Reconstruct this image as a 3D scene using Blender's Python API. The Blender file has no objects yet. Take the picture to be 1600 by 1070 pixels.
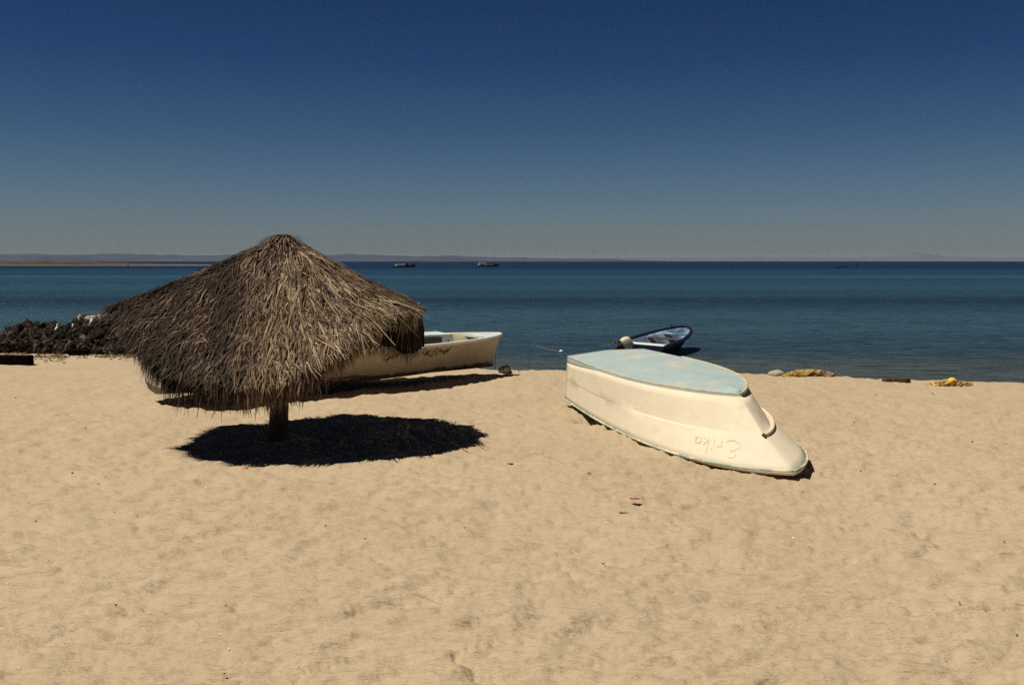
import bpy, bmesh, math, random
import numpy as np
from mathutils import Vector, Matrix, noise as mnoise
R = math.radians
rng = np.random.default_rng(7); random.seed(7)
scene = bpy.context.scene
col = scene.collection

# ------------------------------------------------------------------ camera
FPX, CX, CY, HOR, CAMZ = 1555.6, 800.0, 535.0, 408.0, 2.3
pitch = math.atan((CY - HOR) / FPX)
cam_d = bpy.data.cameras.new("camera"); cam = bpy.data.objects.new("camera", cam_d); col.objects.link(cam)
cam_d.sensor_width = 36; cam_d.lens = 35; cam_d.clip_start = 0.05; cam_d.clip_end = 90000
cam.location = (0, 0, CAMZ); cam.rotation_euler = (R(90) - pitch, 0, 0)
scene.camera = cam

# ------------------------------------------------------------------ world, sun, exposure
SUNV = Vector((-0.46, -0.14, 1.0)).normalized()
sun_el = math.asin(SUNV.z); sun_rot = math.atan2(SUNV.x, SUNV.y)
w = bpy.data.worlds.new("World"); scene.world = w; w.use_nodes = True
wn, wl = w.node_tree.nodes, w.node_tree.links
wn.clear()
sky = wn.new("ShaderNodeTexSky"); sky.sky_type = 'NISHITA'; sky.sun_disc = False
sky.sun_elevation = sun_el; sky.sun_rotation = sun_rot; sky.air_density = 1.0; sky.dust_density = 0.6; sky.ozone_density = 3.0
tc = wn.new("ShaderNodeTexCoord"); sx = wn.new("ShaderNodeSeparateXYZ"); wl.new(tc.outputs['Generated'], sx.inputs[0])
rp = wn.new("ShaderNodeValToRGB"); wl.new(sx.outputs['Z'], rp.inputs[0])
SKY = [(0.0, (.315,.355,.425)), (.02, (.292,.345,.42)), (.06, (.228,.295,.39)), (.12, (.135,.215,.315)), (.19, (.075,.145,.265)), (.26, (.052,.115,.225)), (.36, (.045,.062,.090)), (1.0, (.046,.046,.042))]
e = rp.color_ramp.elements
while len(e) < len(SKY): e.new(.5)
for k, (p_, c_) in enumerate(SKY): e[k].position = p_; e[k].color = (*c_, 1)
mx = wn.new("ShaderNodeMix"); mx.data_type = 'RGBA'; mx.blend_type = 'MULTIPLY'; mx.inputs[0].default_value = 1
wl.new(sky.outputs[0], mx.inputs[6]); wl.new(rp.outputs[0], mx.inputs[7])
bg = wn.new("ShaderNodeBackground"); wl.new(mx.outputs[2], bg.inputs[0]); bg.inputs[1].default_value = 0.09
wo = wn.new("ShaderNodeOutputWorld"); wl.new(bg.outputs[0], wo.inputs[0])
sl = bpy.data.lights.new("sun", 'SUN'); sun = bpy.data.objects.new("sun", sl); col.objects.link(sun)
sl.energy = 4.6; sl.angle = R(0.5); sl.color = (1.0, .925, .79)
sun.rotation_euler = SUNV.to_track_quat('Z', 'Y').to_euler(); sun.location = SUNV * 40
scene.view_settings.view_transform = 'Standard'; scene.view_settings.look = 'None'
scene.view_settings.gamma = 1; scene.view_settings.exposure = 0.15
scene.cycles.max_bounces = 6; scene.cycles.volume_bounces = 0; scene.cycles.use_denoising = False

# ------------------------------------------------------------------ helpers
def ray(px, py):
    F = Vector((0, math.cos(pitch), -math.sin(pitch))); U = Vector((0, math.sin(pitch), math.cos(pitch)))
    return Vector((px - CX, 0, 0)) + F * FPX - U * (py - CY)
def at(px, py, z=0.0):                       # point of height z seen at a photo pixel
    d = ray(px, py); return Vector((0, 0, CAMZ)) + d * ((z - CAMZ) / d.z)
def atY(px, py, Y):                          # point at distance Y
    d = ray(px, py); return Vector((0, 0, CAMZ)) + d * (Y / d.y)
def nodes(m):
    m.use_nodes = True; return m.node_tree.nodes, m.node_tree.links
def mixc(n, l, fac, a, b, mode='MIX'):
    x = n.new("ShaderNodeMix"); x.data_type = 'RGBA'; x.blend_type = mode
    if isinstance(fac, (int, float)): x.inputs[0].default_value = fac
    else: l.new(fac, x.inputs[0])
    for s, v in ((6, a), (7, b)):
        if isinstance(v, tuple): x.inputs[s].default_value = (*v, 1)
        else: l.new(v, x.inputs[s])
    return x.outputs[2]
def noise(n, l, scale, detail=4, rough=.6, vec=None, stretch=None, coord='Object'):
    t = n.new("ShaderNodeTexNoise"); t.inputs['Scale'].default_value = scale; t.inputs['Detail'].default_value = detail
    t.inputs['Roughness'].default_value = rough
    c = n.new("ShaderNodeTexCoord"); src = c.outputs[coord]
    if stretch:
        mp = n.new("ShaderNodeMapping"); mp.inputs['Scale'].default_value = stretch; l.new(src, mp.inputs[0]); src = mp.outputs[0]
    l.new(vec or src, t.inputs['Vector']); return t.outputs['Fac']
def ramp(n, l, fac, pts):
    r = n.new("ShaderNodeValToRGB"); l.new(fac, r.inputs[0]); e = r.color_ramp.elements
    while len(e) < len(pts): e.new(.5)
    for k, (p, c) in enumerate(pts):
        e[k].position = p; e[k].color = (*c, 1) if isinstance(c, tuple) else (c, c, c, 1)
    return r.outputs[0]
def bump(n, l, h, strength, dist, bsdf, prev=None):
    b = n.new("ShaderNodeBump"); b.inputs['Strength'].default_value = strength; b.inputs['Distance'].default_value = dist
    l.new(h, b.inputs['Height'])
    if prev: l.new(prev, b.inputs['Normal'])
    l.new(b.outputs[0], bsdf.inputs['Normal']); return b.outputs[0]
def plain(name, c, rough=.6, var=.25, scale=6, c2=None, thr=(.45, .7), bumpd=.003, bscale=40, spec=.4, metal=0):
    m = bpy.data.materials.new(name); n, l = nodes(m); b = n['Principled BSDF']
    f = noise(n, l, scale, 6, .65)
    dark = tuple(x * (1 - var) for x in c)
    base = mixc(n, l, ramp(n, l, f, [(.35, 0.0), (.65, 1.0)]), dark, c)
    if c2:
        f2 = noise(n, l, scale * .55, 8, .7, stretch=(1, 1.3, 1.8))
        base = mixc(n, l, ramp(n, l, f2, [(thr[0], 0.0), (thr[1], 1.0)]), base, c2)
    l.new(base, b.inputs['Base Color']); b.inputs['Roughness'].default_value = rough
    b.inputs['Specular IOR Level'].default_value = spec; b.inputs['Metallic'].default_value = metal
    bump(n, l, noise(n, l, bscale, 4), .6, bumpd, b)
    return m
def link(name, me, mat, parent=None):
    o = bpy.data.objects.new(name, me); col.objects.link(o)
    if mat: me.materials.append(mat)
    if parent: o.parent = parent
    return o
def mesh(name, v, f, mat, parent=None, smooth=False):
    me = bpy.data.meshes.new(name); me.from_pydata([tuple(p) for p in v], [], f); me.update()
    if smooth: me.polygons.foreach_set('use_smooth', [True] * len(me.polygons))
    return link(name, me, mat, parent)
def tag(o, label=None, cat=None, group=None, kind=None):
    for k, v in (('label', label), ('category', cat), ('group', group), ('kind', kind)):
        if v: o[k] = v
    return o
def empty(name, loc, label, cat, group=None, mtx=None):
    o = bpy.data.objects.new(name, None); col.objects.link(o); o.location = loc; o.empty_display_size = .2
    if mtx is not None: o.matrix_world = mtx
    return tag(o, label, cat, group)
class MB:
    def __init__(s): s.v = []; s.f = []
    def add(s, v, f):
        k = len(s.v); s.v += [tuple(p) for p in v]; s.f += [tuple(i + k for i in q) for q in f]
    def box(s, c, d, m=None, taper=1.0):
        P = []
        for z in (-1, 1):
            for x, y in ((-1, -1), (1, -1), (1, 1), (-1, 1)):
                t = taper if z > 0 else 1
                p = Vector((x * d[0] / 2 * t, y * d[1] / 2 * t, z * d[2] / 2))
                if m: p = m @ p
                P.append(Vector(c) + p)
        s.add(P, [(0, 3, 2, 1), (4, 5, 6, 7), (0, 1, 5, 4), (1, 2, 6, 5), (2, 3, 7, 6), (3, 0, 4, 7)])
    def tube(s, pts, r, n=8, cap=True):
        pts = [Vector(p) for p in pts]; rr = r if isinstance(r, (list, tuple)) else [r] * len(pts)
        V = []; prev = None
        for i, p in enumerate(pts):
            t = (pts[min(i + 1, len(pts) - 1)] - pts[max(i - 1, 0)]).normalized()
            a = prev if prev is not None else (Vector((0, 0, 1)) if abs(t.z) < .9 else Vector((1, 0, 0)))
            u = (a - t * a.dot(t)).normalized(); prev = u; w_ = t.cross(u)
            for k in range(n):
                an = 2 * math.pi * k / n; V.append(p + (u * math.cos(an) + w_ * math.sin(an)) * rr[i])
        F = [(i * n + k, i * n + (k + 1) % n, (i + 1) * n + (k + 1) % n, (i + 1) * n + k) for i in range(len(pts) - 1) for k in range(n)]
        if cap: F += [tuple(range(n))[::-1], tuple(range((len(pts) - 1) * n, len(pts) * n))]
        s.add(V, F)
    def build(s, name, mat, parent=None, smooth=False, bevel=0):
        o = mesh(name, s.v, s.f, mat, parent, smooth)
        if bevel:
            b = o.modifiers.new('bevel', 'BEVEL'); b.width = bevel; b.segments = 2; b.limit_method = 'ANGLE'
        return o
def sstep(a, b, x): t = np.clip((x - a) / (b - a), 0, 1); return t * t * (3 - 2 * t)

# value noise (numpy) for the sand relief
def _hash(ix, iy, s):
    h = (ix * 374761393 + iy * 668265263 + s * 1442695041) & 0xffffffff
    h = ((h ^ (h >> 13)) * 1274126177) & 0xffffffff
    return ((h ^ (h >> 16)) & 0xffff) / 65535.0
def vnoise(x, y, s=0):
    ix = np.floor(x).astype(np.int64); iy = np.floor(y).astype(np.int64); fx = x - ix; fy = y - iy
    fx = fx * fx * (3 - 2 * fx); fy = fy * fy * (3 - 2 * fy)
    a = _hash(ix, iy, s); b = _hash(ix + 1, iy, s); c = _hash(ix, iy + 1, s); d = _hash(ix + 1, iy + 1, s)
    return a + (b - a) * fx + (c - a) * fy + (a - b - c + d) * fx * fy - .5

# ------------------------------------------------------------------ ground
CRX = [-400, -16, -12, -9, -5, -2, 0, 2, 5, 8, 10.5, 14, 400]
CRY = [250, 28, 26.2, 25.0, 23.2, 22.2, 21.9, 21.7, 21.0, 20.2, 19.6, 18.9, -30]
feet = []
frs = np.random.default_rng(11)
for _ in range(650):
    fx_ = frs.uniform(-13, 13); fy_ = frs.uniform(3.5, 22)
    feet.append((fx_, fy_, frs.normal(.45, .35), frs.uniform(.05, .16), frs.uniform(.02, .05), frs.uniform(.010, .026)))
dent = at(916, 652, 0)
def ground(x, y, detail=True):
    x = np.asarray(x, float); y = np.asarray(y, float)
    yc = np.interp(x, CRX, CRY) + .25 * vnoise(x * .7, x * 0 + 3.3, 5)
    d = y - yc
    z = -.10 * sstep(-9, 0, d)
    z = z - np.where(d > 0, .13 * d + .02 * np.minimum(d, 3) ** 2, 0)
    z = np.maximum(z, -6)
    r = np.hypot(x, y); k = np.clip((45 - r) / 25, 0, 1)
    z = z + k * (.07 * vnoise(x * .35, y * .35, 1) + .045 * vnoise(x * .9, y * .8 + .3 * x, 2))
    if detail:
        kn = np.clip((30 - r) / 15, 0, 1)
        q = y - .36 * x
        z = z - kn * .034 * np.exp(-np.abs(vnoise(x * 1.3, q * 4.2, 12)) * 34) * sstep(-.1, .25, vnoise(x * .8, q * 1.4, 13))
        z = z + kn * (.045 * vnoise(x * 1.6, q * 3.1, 3) + .080 * (np.abs(vnoise(x * 2.6, q * 5.5, 4)) - .25)
                      + .046 * vnoise(x * 5, q * 12, 6) + .026 * vnoise(x * 13, q * 27, 8) + .009 * vnoise(x * 38, y * 44, 9))
    z = z - .16 * np.exp(-(((x - dent.x - .06) / .22) ** 2 + ((y - dent.y - .12) / .34) ** 2))
    z = z + .07 * np.exp(-((x + 3.04) ** 2 + (y - 12.70) ** 2) / .12)
    return z
def gz(x, y): return float(ground(np.array([x]), np.array([y]))[0])

def build_ground():
    fr = np.arange(-44, 44.01, .125)
    rest = np.concatenate([np.arange(48, 180, 5), np.arange(-180, -46, 5)])
    ang = np.concatenate([fr, rest]) ; na = len(ang); a = np.radians(ang)
    rad = [2.2]
    while rad[-1] < 46: rad.append(rad[-1] * 1.0062)
    while rad[-1] < 42000: rad.append(rad[-1] * 1.28)
    rad = np.array([.4, 1.2] + rad); nr = len(rad)
    X = rad[:, None] * np.sin(a)[None]; Y = rad[:, None] * np.cos(a)[None]
    Z = ground(X, Y)
    for (x0, y0, th, la, lb, dp) in feet:                     # shallow footprints and scuffs
        r0 = math.hypot(x0, y0); i0 = np.searchsorted(rad, r0 - .5); i1 = np.searchsorted(rad, r0 + .5)
        t0 = math.degrees(math.atan2(x0, y0)); j0 = np.searchsorted(fr, t0 - 30 / r0); j1 = np.searchsorted(fr, t0 + 30 / r0)
        if j1 <= j0 or i1 <= i0: continue
        sx_, sy_ = X[i0:i1, j0:j1] - x0, Y[i0:i1, j0:j1] - y0
        u = (sx_ * math.cos(th) + sy_ * math.sin(th)) / la; v = (-sx_ * math.sin(th) + sy_ * math.cos(th)) / lb
        rr = u * u + v * v
        Z[i0:i1, j0:j1] += dp * (-np.exp(-rr) + .25 * np.exp(-(np.sqrt(rr) - 1.8) ** 2 / .4) * (v > 0))
    V = np.stack([X, Y, Z], -1).reshape(-1, 3); V = np.vstack([V, [[0, 0, 0]]])
    i = np.arange(nr - 1)[:, None] * na; j = np.arange(na)[None]; jn = (j + 1) % na
    Q = np.stack([i + j, i + jn, i + na + jn, i + na + j], -1).reshape(-1, 4)[:, ::-1]
    T = [(nr * na, int(x), int((x + 1) % na)) for x in range(na)]
    me = bpy.data.meshes.new("sand"); nq = len(Q)
    me.vertices.add(len(V)); me.vertices.foreach_set('co', V.astype(np.float32).ravel())
    loops = np.concatenate([Q.ravel(), np.array([t[::-1] for t in T]).ravel()])
    me.loops.add(len(loops)); me.loops.foreach_set('vertex_index', loops.astype(np.int32))
    tot = np.concatenate([np.full(nq, 4), np.full(len(T), 3)]); st = np.concatenate([[0], np.cumsum(tot)[:-1]])
    me.polygons.add(len(tot)); me.polygons.foreach_set('loop_start', st.astype(np.int32)); me.polygons.foreach_set('loop_total', tot.astype(np.int32))
    me.polygons.foreach_set('use_smooth', np.ones(len(tot), bool)); me.update(calc_edges=True); me.validate()
    return me
m = bpy.data.materials.new("sand"); n, l = nodes(m); b = n['Principled BSDF']
c1 = mixc(n, l, ramp(n, l, noise(n, l, .35, 5, .6), [(.35, 0.0), (.65, 1.0)]), (.435, .340, .228), (.470, .370, .252))
c2 = mixc(n, l, ramp(n, l, noise(n, l, 7, 9, .85, stretch=(1, 2.2, 1)), [(.44, 0.0), (.66, .18)]), c1, (.31, .232, .148))
c3 = mixc(n, l, ramp(n, l, noise(n, l, 130, 5, .9), [(.36, .38), (.50, 0.0)]), c2, (.24, .17, .10))
c4 = mixc(n, l, ramp(n, l, noise(n, l, 28, 2, .5), [(.70, 0.0), (.74, .55)]), c3, (.25, .18, .11))
l.new(c4, b.inputs['Base Color']); b.inputs['Roughness'].default_value = .95; b.inputs['Specular IOR Level'].default_value = .15
mp_ = n.new("ShaderNodeMapping"); mp_.inputs['Rotation'].default_value = (0, 0, R(-24)); mp_.inputs['Scale'].default_value = (.45, 1.5, 1)
tq_ = n.new("ShaderNodeTexCoord"); l.new(tq_.outputs['Object'], mp_.inputs[0])
p = bump(n, l, noise(n, l, 5.5, 5, .6, vec=mp_.outputs[0]), 1.0, .075, b); bump(n, l, noise(n, l, 150, 3, .8), .5, .003, b, p)
M_sand = m
tag(link("sand_beach", build_ground(), M_sand), kind='structure')

# ------------------------------------------------------------------ sea
m = bpy.data.materials.new("sea"); n, l = nodes(m); b = n['Principled BSDF']
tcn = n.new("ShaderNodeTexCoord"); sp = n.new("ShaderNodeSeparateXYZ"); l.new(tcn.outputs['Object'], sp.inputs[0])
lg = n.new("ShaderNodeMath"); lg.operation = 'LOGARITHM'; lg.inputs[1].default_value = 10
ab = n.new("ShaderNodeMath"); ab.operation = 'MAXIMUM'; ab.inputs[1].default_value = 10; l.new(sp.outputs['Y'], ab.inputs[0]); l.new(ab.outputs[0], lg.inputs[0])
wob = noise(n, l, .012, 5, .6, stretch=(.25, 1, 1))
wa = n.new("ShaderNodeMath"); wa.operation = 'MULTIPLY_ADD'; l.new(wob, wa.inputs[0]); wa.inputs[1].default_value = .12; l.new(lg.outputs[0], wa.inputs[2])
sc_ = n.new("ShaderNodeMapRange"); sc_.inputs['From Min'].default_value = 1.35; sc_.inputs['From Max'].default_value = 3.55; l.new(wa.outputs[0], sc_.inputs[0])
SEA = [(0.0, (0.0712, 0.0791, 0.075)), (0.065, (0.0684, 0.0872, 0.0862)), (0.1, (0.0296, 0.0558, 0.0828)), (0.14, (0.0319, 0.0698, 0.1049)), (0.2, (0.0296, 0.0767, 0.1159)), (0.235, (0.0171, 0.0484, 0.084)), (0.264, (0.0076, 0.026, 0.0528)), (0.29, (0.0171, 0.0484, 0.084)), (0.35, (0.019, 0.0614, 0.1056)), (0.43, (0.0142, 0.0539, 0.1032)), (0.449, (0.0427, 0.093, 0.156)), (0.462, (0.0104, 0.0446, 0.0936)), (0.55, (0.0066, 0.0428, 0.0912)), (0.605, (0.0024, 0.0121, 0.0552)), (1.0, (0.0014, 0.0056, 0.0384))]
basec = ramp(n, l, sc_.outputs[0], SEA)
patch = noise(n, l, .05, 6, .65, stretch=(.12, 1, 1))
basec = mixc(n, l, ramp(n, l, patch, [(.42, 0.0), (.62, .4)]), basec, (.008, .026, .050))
rip = noise(n, l, 2.6, 9, .85, stretch=(.34, 1, 1))  # light and dark sides of ripples, painted into the water colour below
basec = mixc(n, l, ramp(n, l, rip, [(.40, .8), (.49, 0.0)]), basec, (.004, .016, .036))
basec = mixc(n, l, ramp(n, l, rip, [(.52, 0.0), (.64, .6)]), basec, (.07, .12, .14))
l.new(basec, b.inputs['Base Color']); b.inputs['Roughness'].default_value = .32; b.inputs['IOR'].default_value = 1.33; b.inputs['Specular IOR Level'].default_value = 0
p = bump(n, l, noise(n, l, .9, 8, .7, stretch=(.45, 1, 1)), 1.0, .28, b)
nrm_ = bump(n, l, noise(n, l, 5.5, 4, .7, stretch=(.6, 1, 1)), .8, .05, b, p)
gl_ = n.new("ShaderNodeBsdfGlossy"); gl_.inputs['Roughness'].default_value = .22; l.new(nrm_, gl_.inputs['Normal'])      # wave-averaged reflection
lw_ = n.new("ShaderNodeFresnel"); lw_.inputs['IOR'].default_value = 1.33; l.new(nrm_, lw_.inputs['Normal'])
lm_ = n.new("ShaderNodeMath"); lm_.operation = 'MINIMUM'; lm_.inputs[1].default_value = .09; l.new(lw_.outputs[0], lm_.inputs[0])
ms_ = n.new("ShaderNodeMixShader"); l.new(lm_.outputs[0], ms_.inputs[0]); l.new(b.outputs[0], ms_.inputs[1]); l.new(gl_.outputs[0], ms_.inputs[2])
l.new(ms_.outputs[0], n['Material Output'].inputs['Surface'])
SEAZ = -.62
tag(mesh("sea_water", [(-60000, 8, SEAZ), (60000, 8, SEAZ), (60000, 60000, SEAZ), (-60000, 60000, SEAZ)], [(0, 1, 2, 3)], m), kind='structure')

# ------------------------------------------------------------------ far land
def ridge(name, prof, D, depth, mat, seed, zbase=SEAZ - 3, amp=.12, nx=420, ny=14, kind='structure'):
    """prof: (photo px, top photo py); a range of hills standing at distance D"""
    pxs = np.linspace(prof[0][0], prof[-1][0], nx); tops = np.interp(pxs, [p[0] for p in prof], [p[1] for p in prof])
    V, F = [], []
    for j in range(ny):
        t = j / (ny - 1); y = D + depth * t
        sh = math.sin(math.pi * min(1, t * 1.15)) ** .8 if t < .87 else math.sin(math.pi * .5 * (1 - t) / .13 * .3)
        for i in range(nx):
            P = atY(pxs[i], tops[i], D + depth * .45); x = P.x * y / (D + depth * .45)
            h = max(P.z - SEAZ, 0) * (1 + .0 * t)
            nz = float(mnoise.fractal(Vector((pxs[i] * .045 + seed, t * 5, seed)), 1, 2, 5))
            z = SEAZ + h * sh * (1 + amp * nz) - (0 if 0 < t < 1 else 3)
            V.append((x, y, max(z, SEAZ - 3)))
    for j in range(ny - 1):
        for i in range(nx - 1):
            a = j * nx + i; F.append((a, a + 1, a + nx + 1, a + nx))
    return tag(mesh(name, V, F, mat, smooth=False), kind=kind)
def landmat(name, c1, c2, sc):
    m = bpy.data.materials.new(name); n, l = nodes(m); b = n['Principled BSDF']
    l.new(mixc(n, l, ramp(n, l, noise(n, l, sc, 6, .7), [(.38, 0.0), (.62, 1.0)]), c1, c2), b.inputs['Base Color']); b.inputs['Roughness'].default_value = .95
    b.inputs['Specular IOR Level'].default_value = .1; return m
M_hill = landmat("haze_tinted_hills", (.034, .048, .082), (.060, .070, .100), .0016)  # blue of the distant air painted into the hill colour
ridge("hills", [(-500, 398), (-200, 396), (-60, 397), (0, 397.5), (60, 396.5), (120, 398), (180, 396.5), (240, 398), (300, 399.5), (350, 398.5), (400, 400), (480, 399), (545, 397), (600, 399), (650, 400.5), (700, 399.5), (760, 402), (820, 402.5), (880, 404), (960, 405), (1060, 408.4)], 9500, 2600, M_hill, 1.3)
ridge("hills", [(840, 408.3), (900, 403), (1000, 402.5), (1100, 402), (1200, 401), (1300, 402), (1380, 401.5), (1410, 398.5), (1432, 395), (1450, 396.5), (1475, 400), (1560, 402), (1700, 401), (1900, 403), (2100, 408.3)], 19000, 3500, landmat("far_hills", (.075, .090, .115), (.100, .112, .135), .0012), 4.1)  # far range: stronger haze painted in as a paler blue-grey
# low sandy spit with scrub on top
M_spit = bpy.data.materials.new("spit"); n, l = nodes(M_spit); b = n['Principled BSDF']
g_ = n.new("ShaderNodeNewGeometry"); s_ = n.new("ShaderNodeSeparateXYZ"); l.new(g_.outputs['Position'], s_.inputs[0])
mm = n.new("ShaderNodeMapRange"); mm.inputs['From Min'].default_value = SEAZ + .15; mm.inputs['From Max'].default_value = SEAZ + .75; l.new(s_.outputs['Z'], mm.inputs[0])
sc2 = mixc(n, l, ramp(n, l, noise(n, l, .09, 5, .7), [(.4, 0.0), (.6, 1.0)]), (.026, .018, .008), (.070, .038, .016))
l.new(mixc(n, l, mm.outputs[0], (.17, .14, .10), sc2), b.inputs['Base Color']); b.inputs['Roughness'].default_value = 1
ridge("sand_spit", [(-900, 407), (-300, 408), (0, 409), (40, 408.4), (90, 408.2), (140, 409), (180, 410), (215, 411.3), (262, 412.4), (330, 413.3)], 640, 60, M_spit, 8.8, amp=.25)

# ------------------------------------------------------------------ thatched palapa
P0 = atY(443, 372, 12.75)
RIM = [(166, 483, 12.15, .03), (205, 513, 11.8, .03), (220, 538, 11.65, .28), (262, 571, 11.45, .36), (330, 590, 11.3, .34), (405, 592, 11.25, .34), (470, 577, 11.3, .33), (520, 541, 11.4, .27), (570, 515, 11.6, .25),
       (607, 500, 11.8, .32), (646, 492, 12.1, .50), (664, 484, 12.9, .50), (640, 470, 13.8, .35), (540, 448, 14.35, .35), (430, 434, 14.6, .35), (330, 450, 14.2, .35), (235, 468, 13.4, .25)]
rimP = [atY(a, b_, c) for a, b_, c, _ in RIM]; NR = len(RIM)
def rim(u):
    u = (u % 1.0) * NR; i = int(u) % NR; f = u - int(u); j = (i + 1) % NR
    return rimP[i].lerp(rimP[j], f), RIM[i][3] * (1 - f) + RIM[j][3] * f
def roof(u, v):
    rp_, k = rim(u); p = P0.lerp(rp_, v); p = p + Vector((0, 0, -.035 * math.sin(math.pi * min(v, 1)) * (1 if v < 1 else 0) - .03 * min(v, 1)))
    return p
def roof_frame(u, v):
    p = roof(u, v); dn = (roof(u, min(v + .03, 1)) - roof(u, max(v - .03, .0))).normalized()
    tg = (rim(u + .012)[0] - rim(u - .012)[0]).normalized(); nrm = tg.cross(dn)
    if nrm.z < 0: nrm = -nrm
    return p, dn, tg, nrm.normalized()
base = at(431, 690, 0); base.z = gz(base.x, base.y)
pal = empty("thatched_umbrella", base, "shaggy brown palm thatch sunshade on a thick wooden post in the sand", "beach umbrella")
pal_inv = Matrix.Translation(-base)
def L(p): return pal_inv @ Vector(p)
M_post = plain("post_wood", (.045, .028, .018), .9, .5, 9, bumpd=.01, bscale=30)
pb = MB(); pts = []; rad_ = []
for k in range(9):
    t = k / 8; q = Vector((0, 0, -.35)).lerp(L(P0) - Vector((0, 0, .12)), t)
    pts.append(q + Vector((.012 * math.sin(t * 7), .01 * math.cos(t * 5), 0))); rad_.append(.132 - .035 * t + .006 * math.sin(t * 23))
pb.tube(pts, rad_, 14); pb.build("post", M_post, pal, True)
for k in range(NR):
    if k % 2: continue
    q = rimP[k]; rb = MB(); rb.tube([L(P0) - Vector((0, 0, .16)), L(P0.lerp(q, .5)) - Vector((0, 0, .03)), L(P0.lerp(q, .97)) - Vector((0, 0, .07))], [.035, .03, .025], 8); rb.build("rafter", M_post, pal, True)
hb = MB(); hp = [L(P0.lerp(rim(k / 56)[0], .8)) - Vector((0, 0, .02)) for k in range(57)]; hb.tube(hp, .02, 6, False); hb.build("purlin", M_post, pal, True)

m = bpy.data.materials.new("palm_thatch"); n, l = nodes(m); b = n['Principled BSDF']
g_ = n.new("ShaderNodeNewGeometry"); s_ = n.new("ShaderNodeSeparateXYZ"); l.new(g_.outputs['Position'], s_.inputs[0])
big = noise(n, l, 2.2, 4, .6); fine = noise(n, l, 9, 4, .7)
ad = n.new("ShaderNodeMath"); ad.operation = 'MULTIPLY_ADD'; l.new(g_.outputs['Random Per Island'], ad.inputs[0]); ad.inputs[1].default_value = .62
ad2 = n.new("ShaderNodeMath"); ad2.operation = 'MULTIPLY_ADD'; l.new(big, ad2.inputs[0]); ad2.inputs[1].default_value = .95; ad2.inputs[2].default_value = -.40
l.new(ad2.outputs[0], ad.inputs[2])
ad3 = n.new("ShaderNodeMath"); ad3.operation = 'MULTIPLY_ADD'; l.new(fine, ad3.inputs[0]); ad3.inputs[1].default_value = .35; l.new(ad.outputs[0], ad3.inputs[2])
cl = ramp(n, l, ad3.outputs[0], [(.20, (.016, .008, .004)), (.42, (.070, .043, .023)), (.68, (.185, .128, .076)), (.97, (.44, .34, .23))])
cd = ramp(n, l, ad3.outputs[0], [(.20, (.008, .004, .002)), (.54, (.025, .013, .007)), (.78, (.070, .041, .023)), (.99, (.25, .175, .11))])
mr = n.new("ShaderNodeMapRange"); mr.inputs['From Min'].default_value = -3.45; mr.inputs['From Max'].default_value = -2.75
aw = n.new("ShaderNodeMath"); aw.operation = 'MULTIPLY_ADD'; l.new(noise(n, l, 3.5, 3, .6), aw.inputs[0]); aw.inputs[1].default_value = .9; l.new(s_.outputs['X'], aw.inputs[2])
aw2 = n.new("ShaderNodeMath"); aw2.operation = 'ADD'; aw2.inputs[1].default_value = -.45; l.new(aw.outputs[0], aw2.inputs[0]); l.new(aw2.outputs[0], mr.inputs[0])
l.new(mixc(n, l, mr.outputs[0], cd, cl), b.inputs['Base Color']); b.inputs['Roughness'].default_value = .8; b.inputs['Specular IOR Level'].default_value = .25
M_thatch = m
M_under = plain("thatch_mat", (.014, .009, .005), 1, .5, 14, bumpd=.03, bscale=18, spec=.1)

tb = MB()                      # dense matted layer that carries the loose leaves
NU = 112; lay = [0.0, .2, .4, .6, .8, .97]
grid = []
for off in (0, -.07):
    for v in lay:
        for i in range(NU):
            p = roof(i / NU, v); q = L(p); q.z += off + .02 * mnoise.noise(p * 5) - .015; grid.append(q)
    for w_ in (.5, 1.0):
        for i in range(NU):
            rp_, k = rim(i / NU); o_ = (rp_ - P0); o_.z = 0; o_ = o_.normalized()
            q = L(rp_) + o_ * (.0 + off * .7) + Vector((0, 0, -k * w_ * ((.92 if 8.7 < (i / NU) * NR < 12 else .55) + .2 * mnoise.noise(rp_ * 9)))); grid.append(q)
nl = len(lay) + 2; F = []
for s in range(2):
    o0 = s * nl * NU
    for j in range(nl - 1):
        for i in range(NU):
            a = o0 + j * NU + i; b2 = o0 + j * NU + (i + 1) % NU
            F.append((a, b2, b2 + NU, a + NU) if s else (b2, a, a + NU, b2 + NU))
a0 = (nl - 1) * NU; b0 = nl * NU + (nl - 1) * NU
F += [(a0 + i, a0 + (i + 1) % NU, b0 + (i + 1) % NU, b0 + i) for i in range(NU)]
hr_ = random.Random(4); F = [f for i_, f in enumerate(F) if not ((i_ % (NU * (nl - 1))) > NU and hr_.random() < .09)]
tb.add(grid, F); tb.build("thatch_mat", M_under, pal, False)

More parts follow.
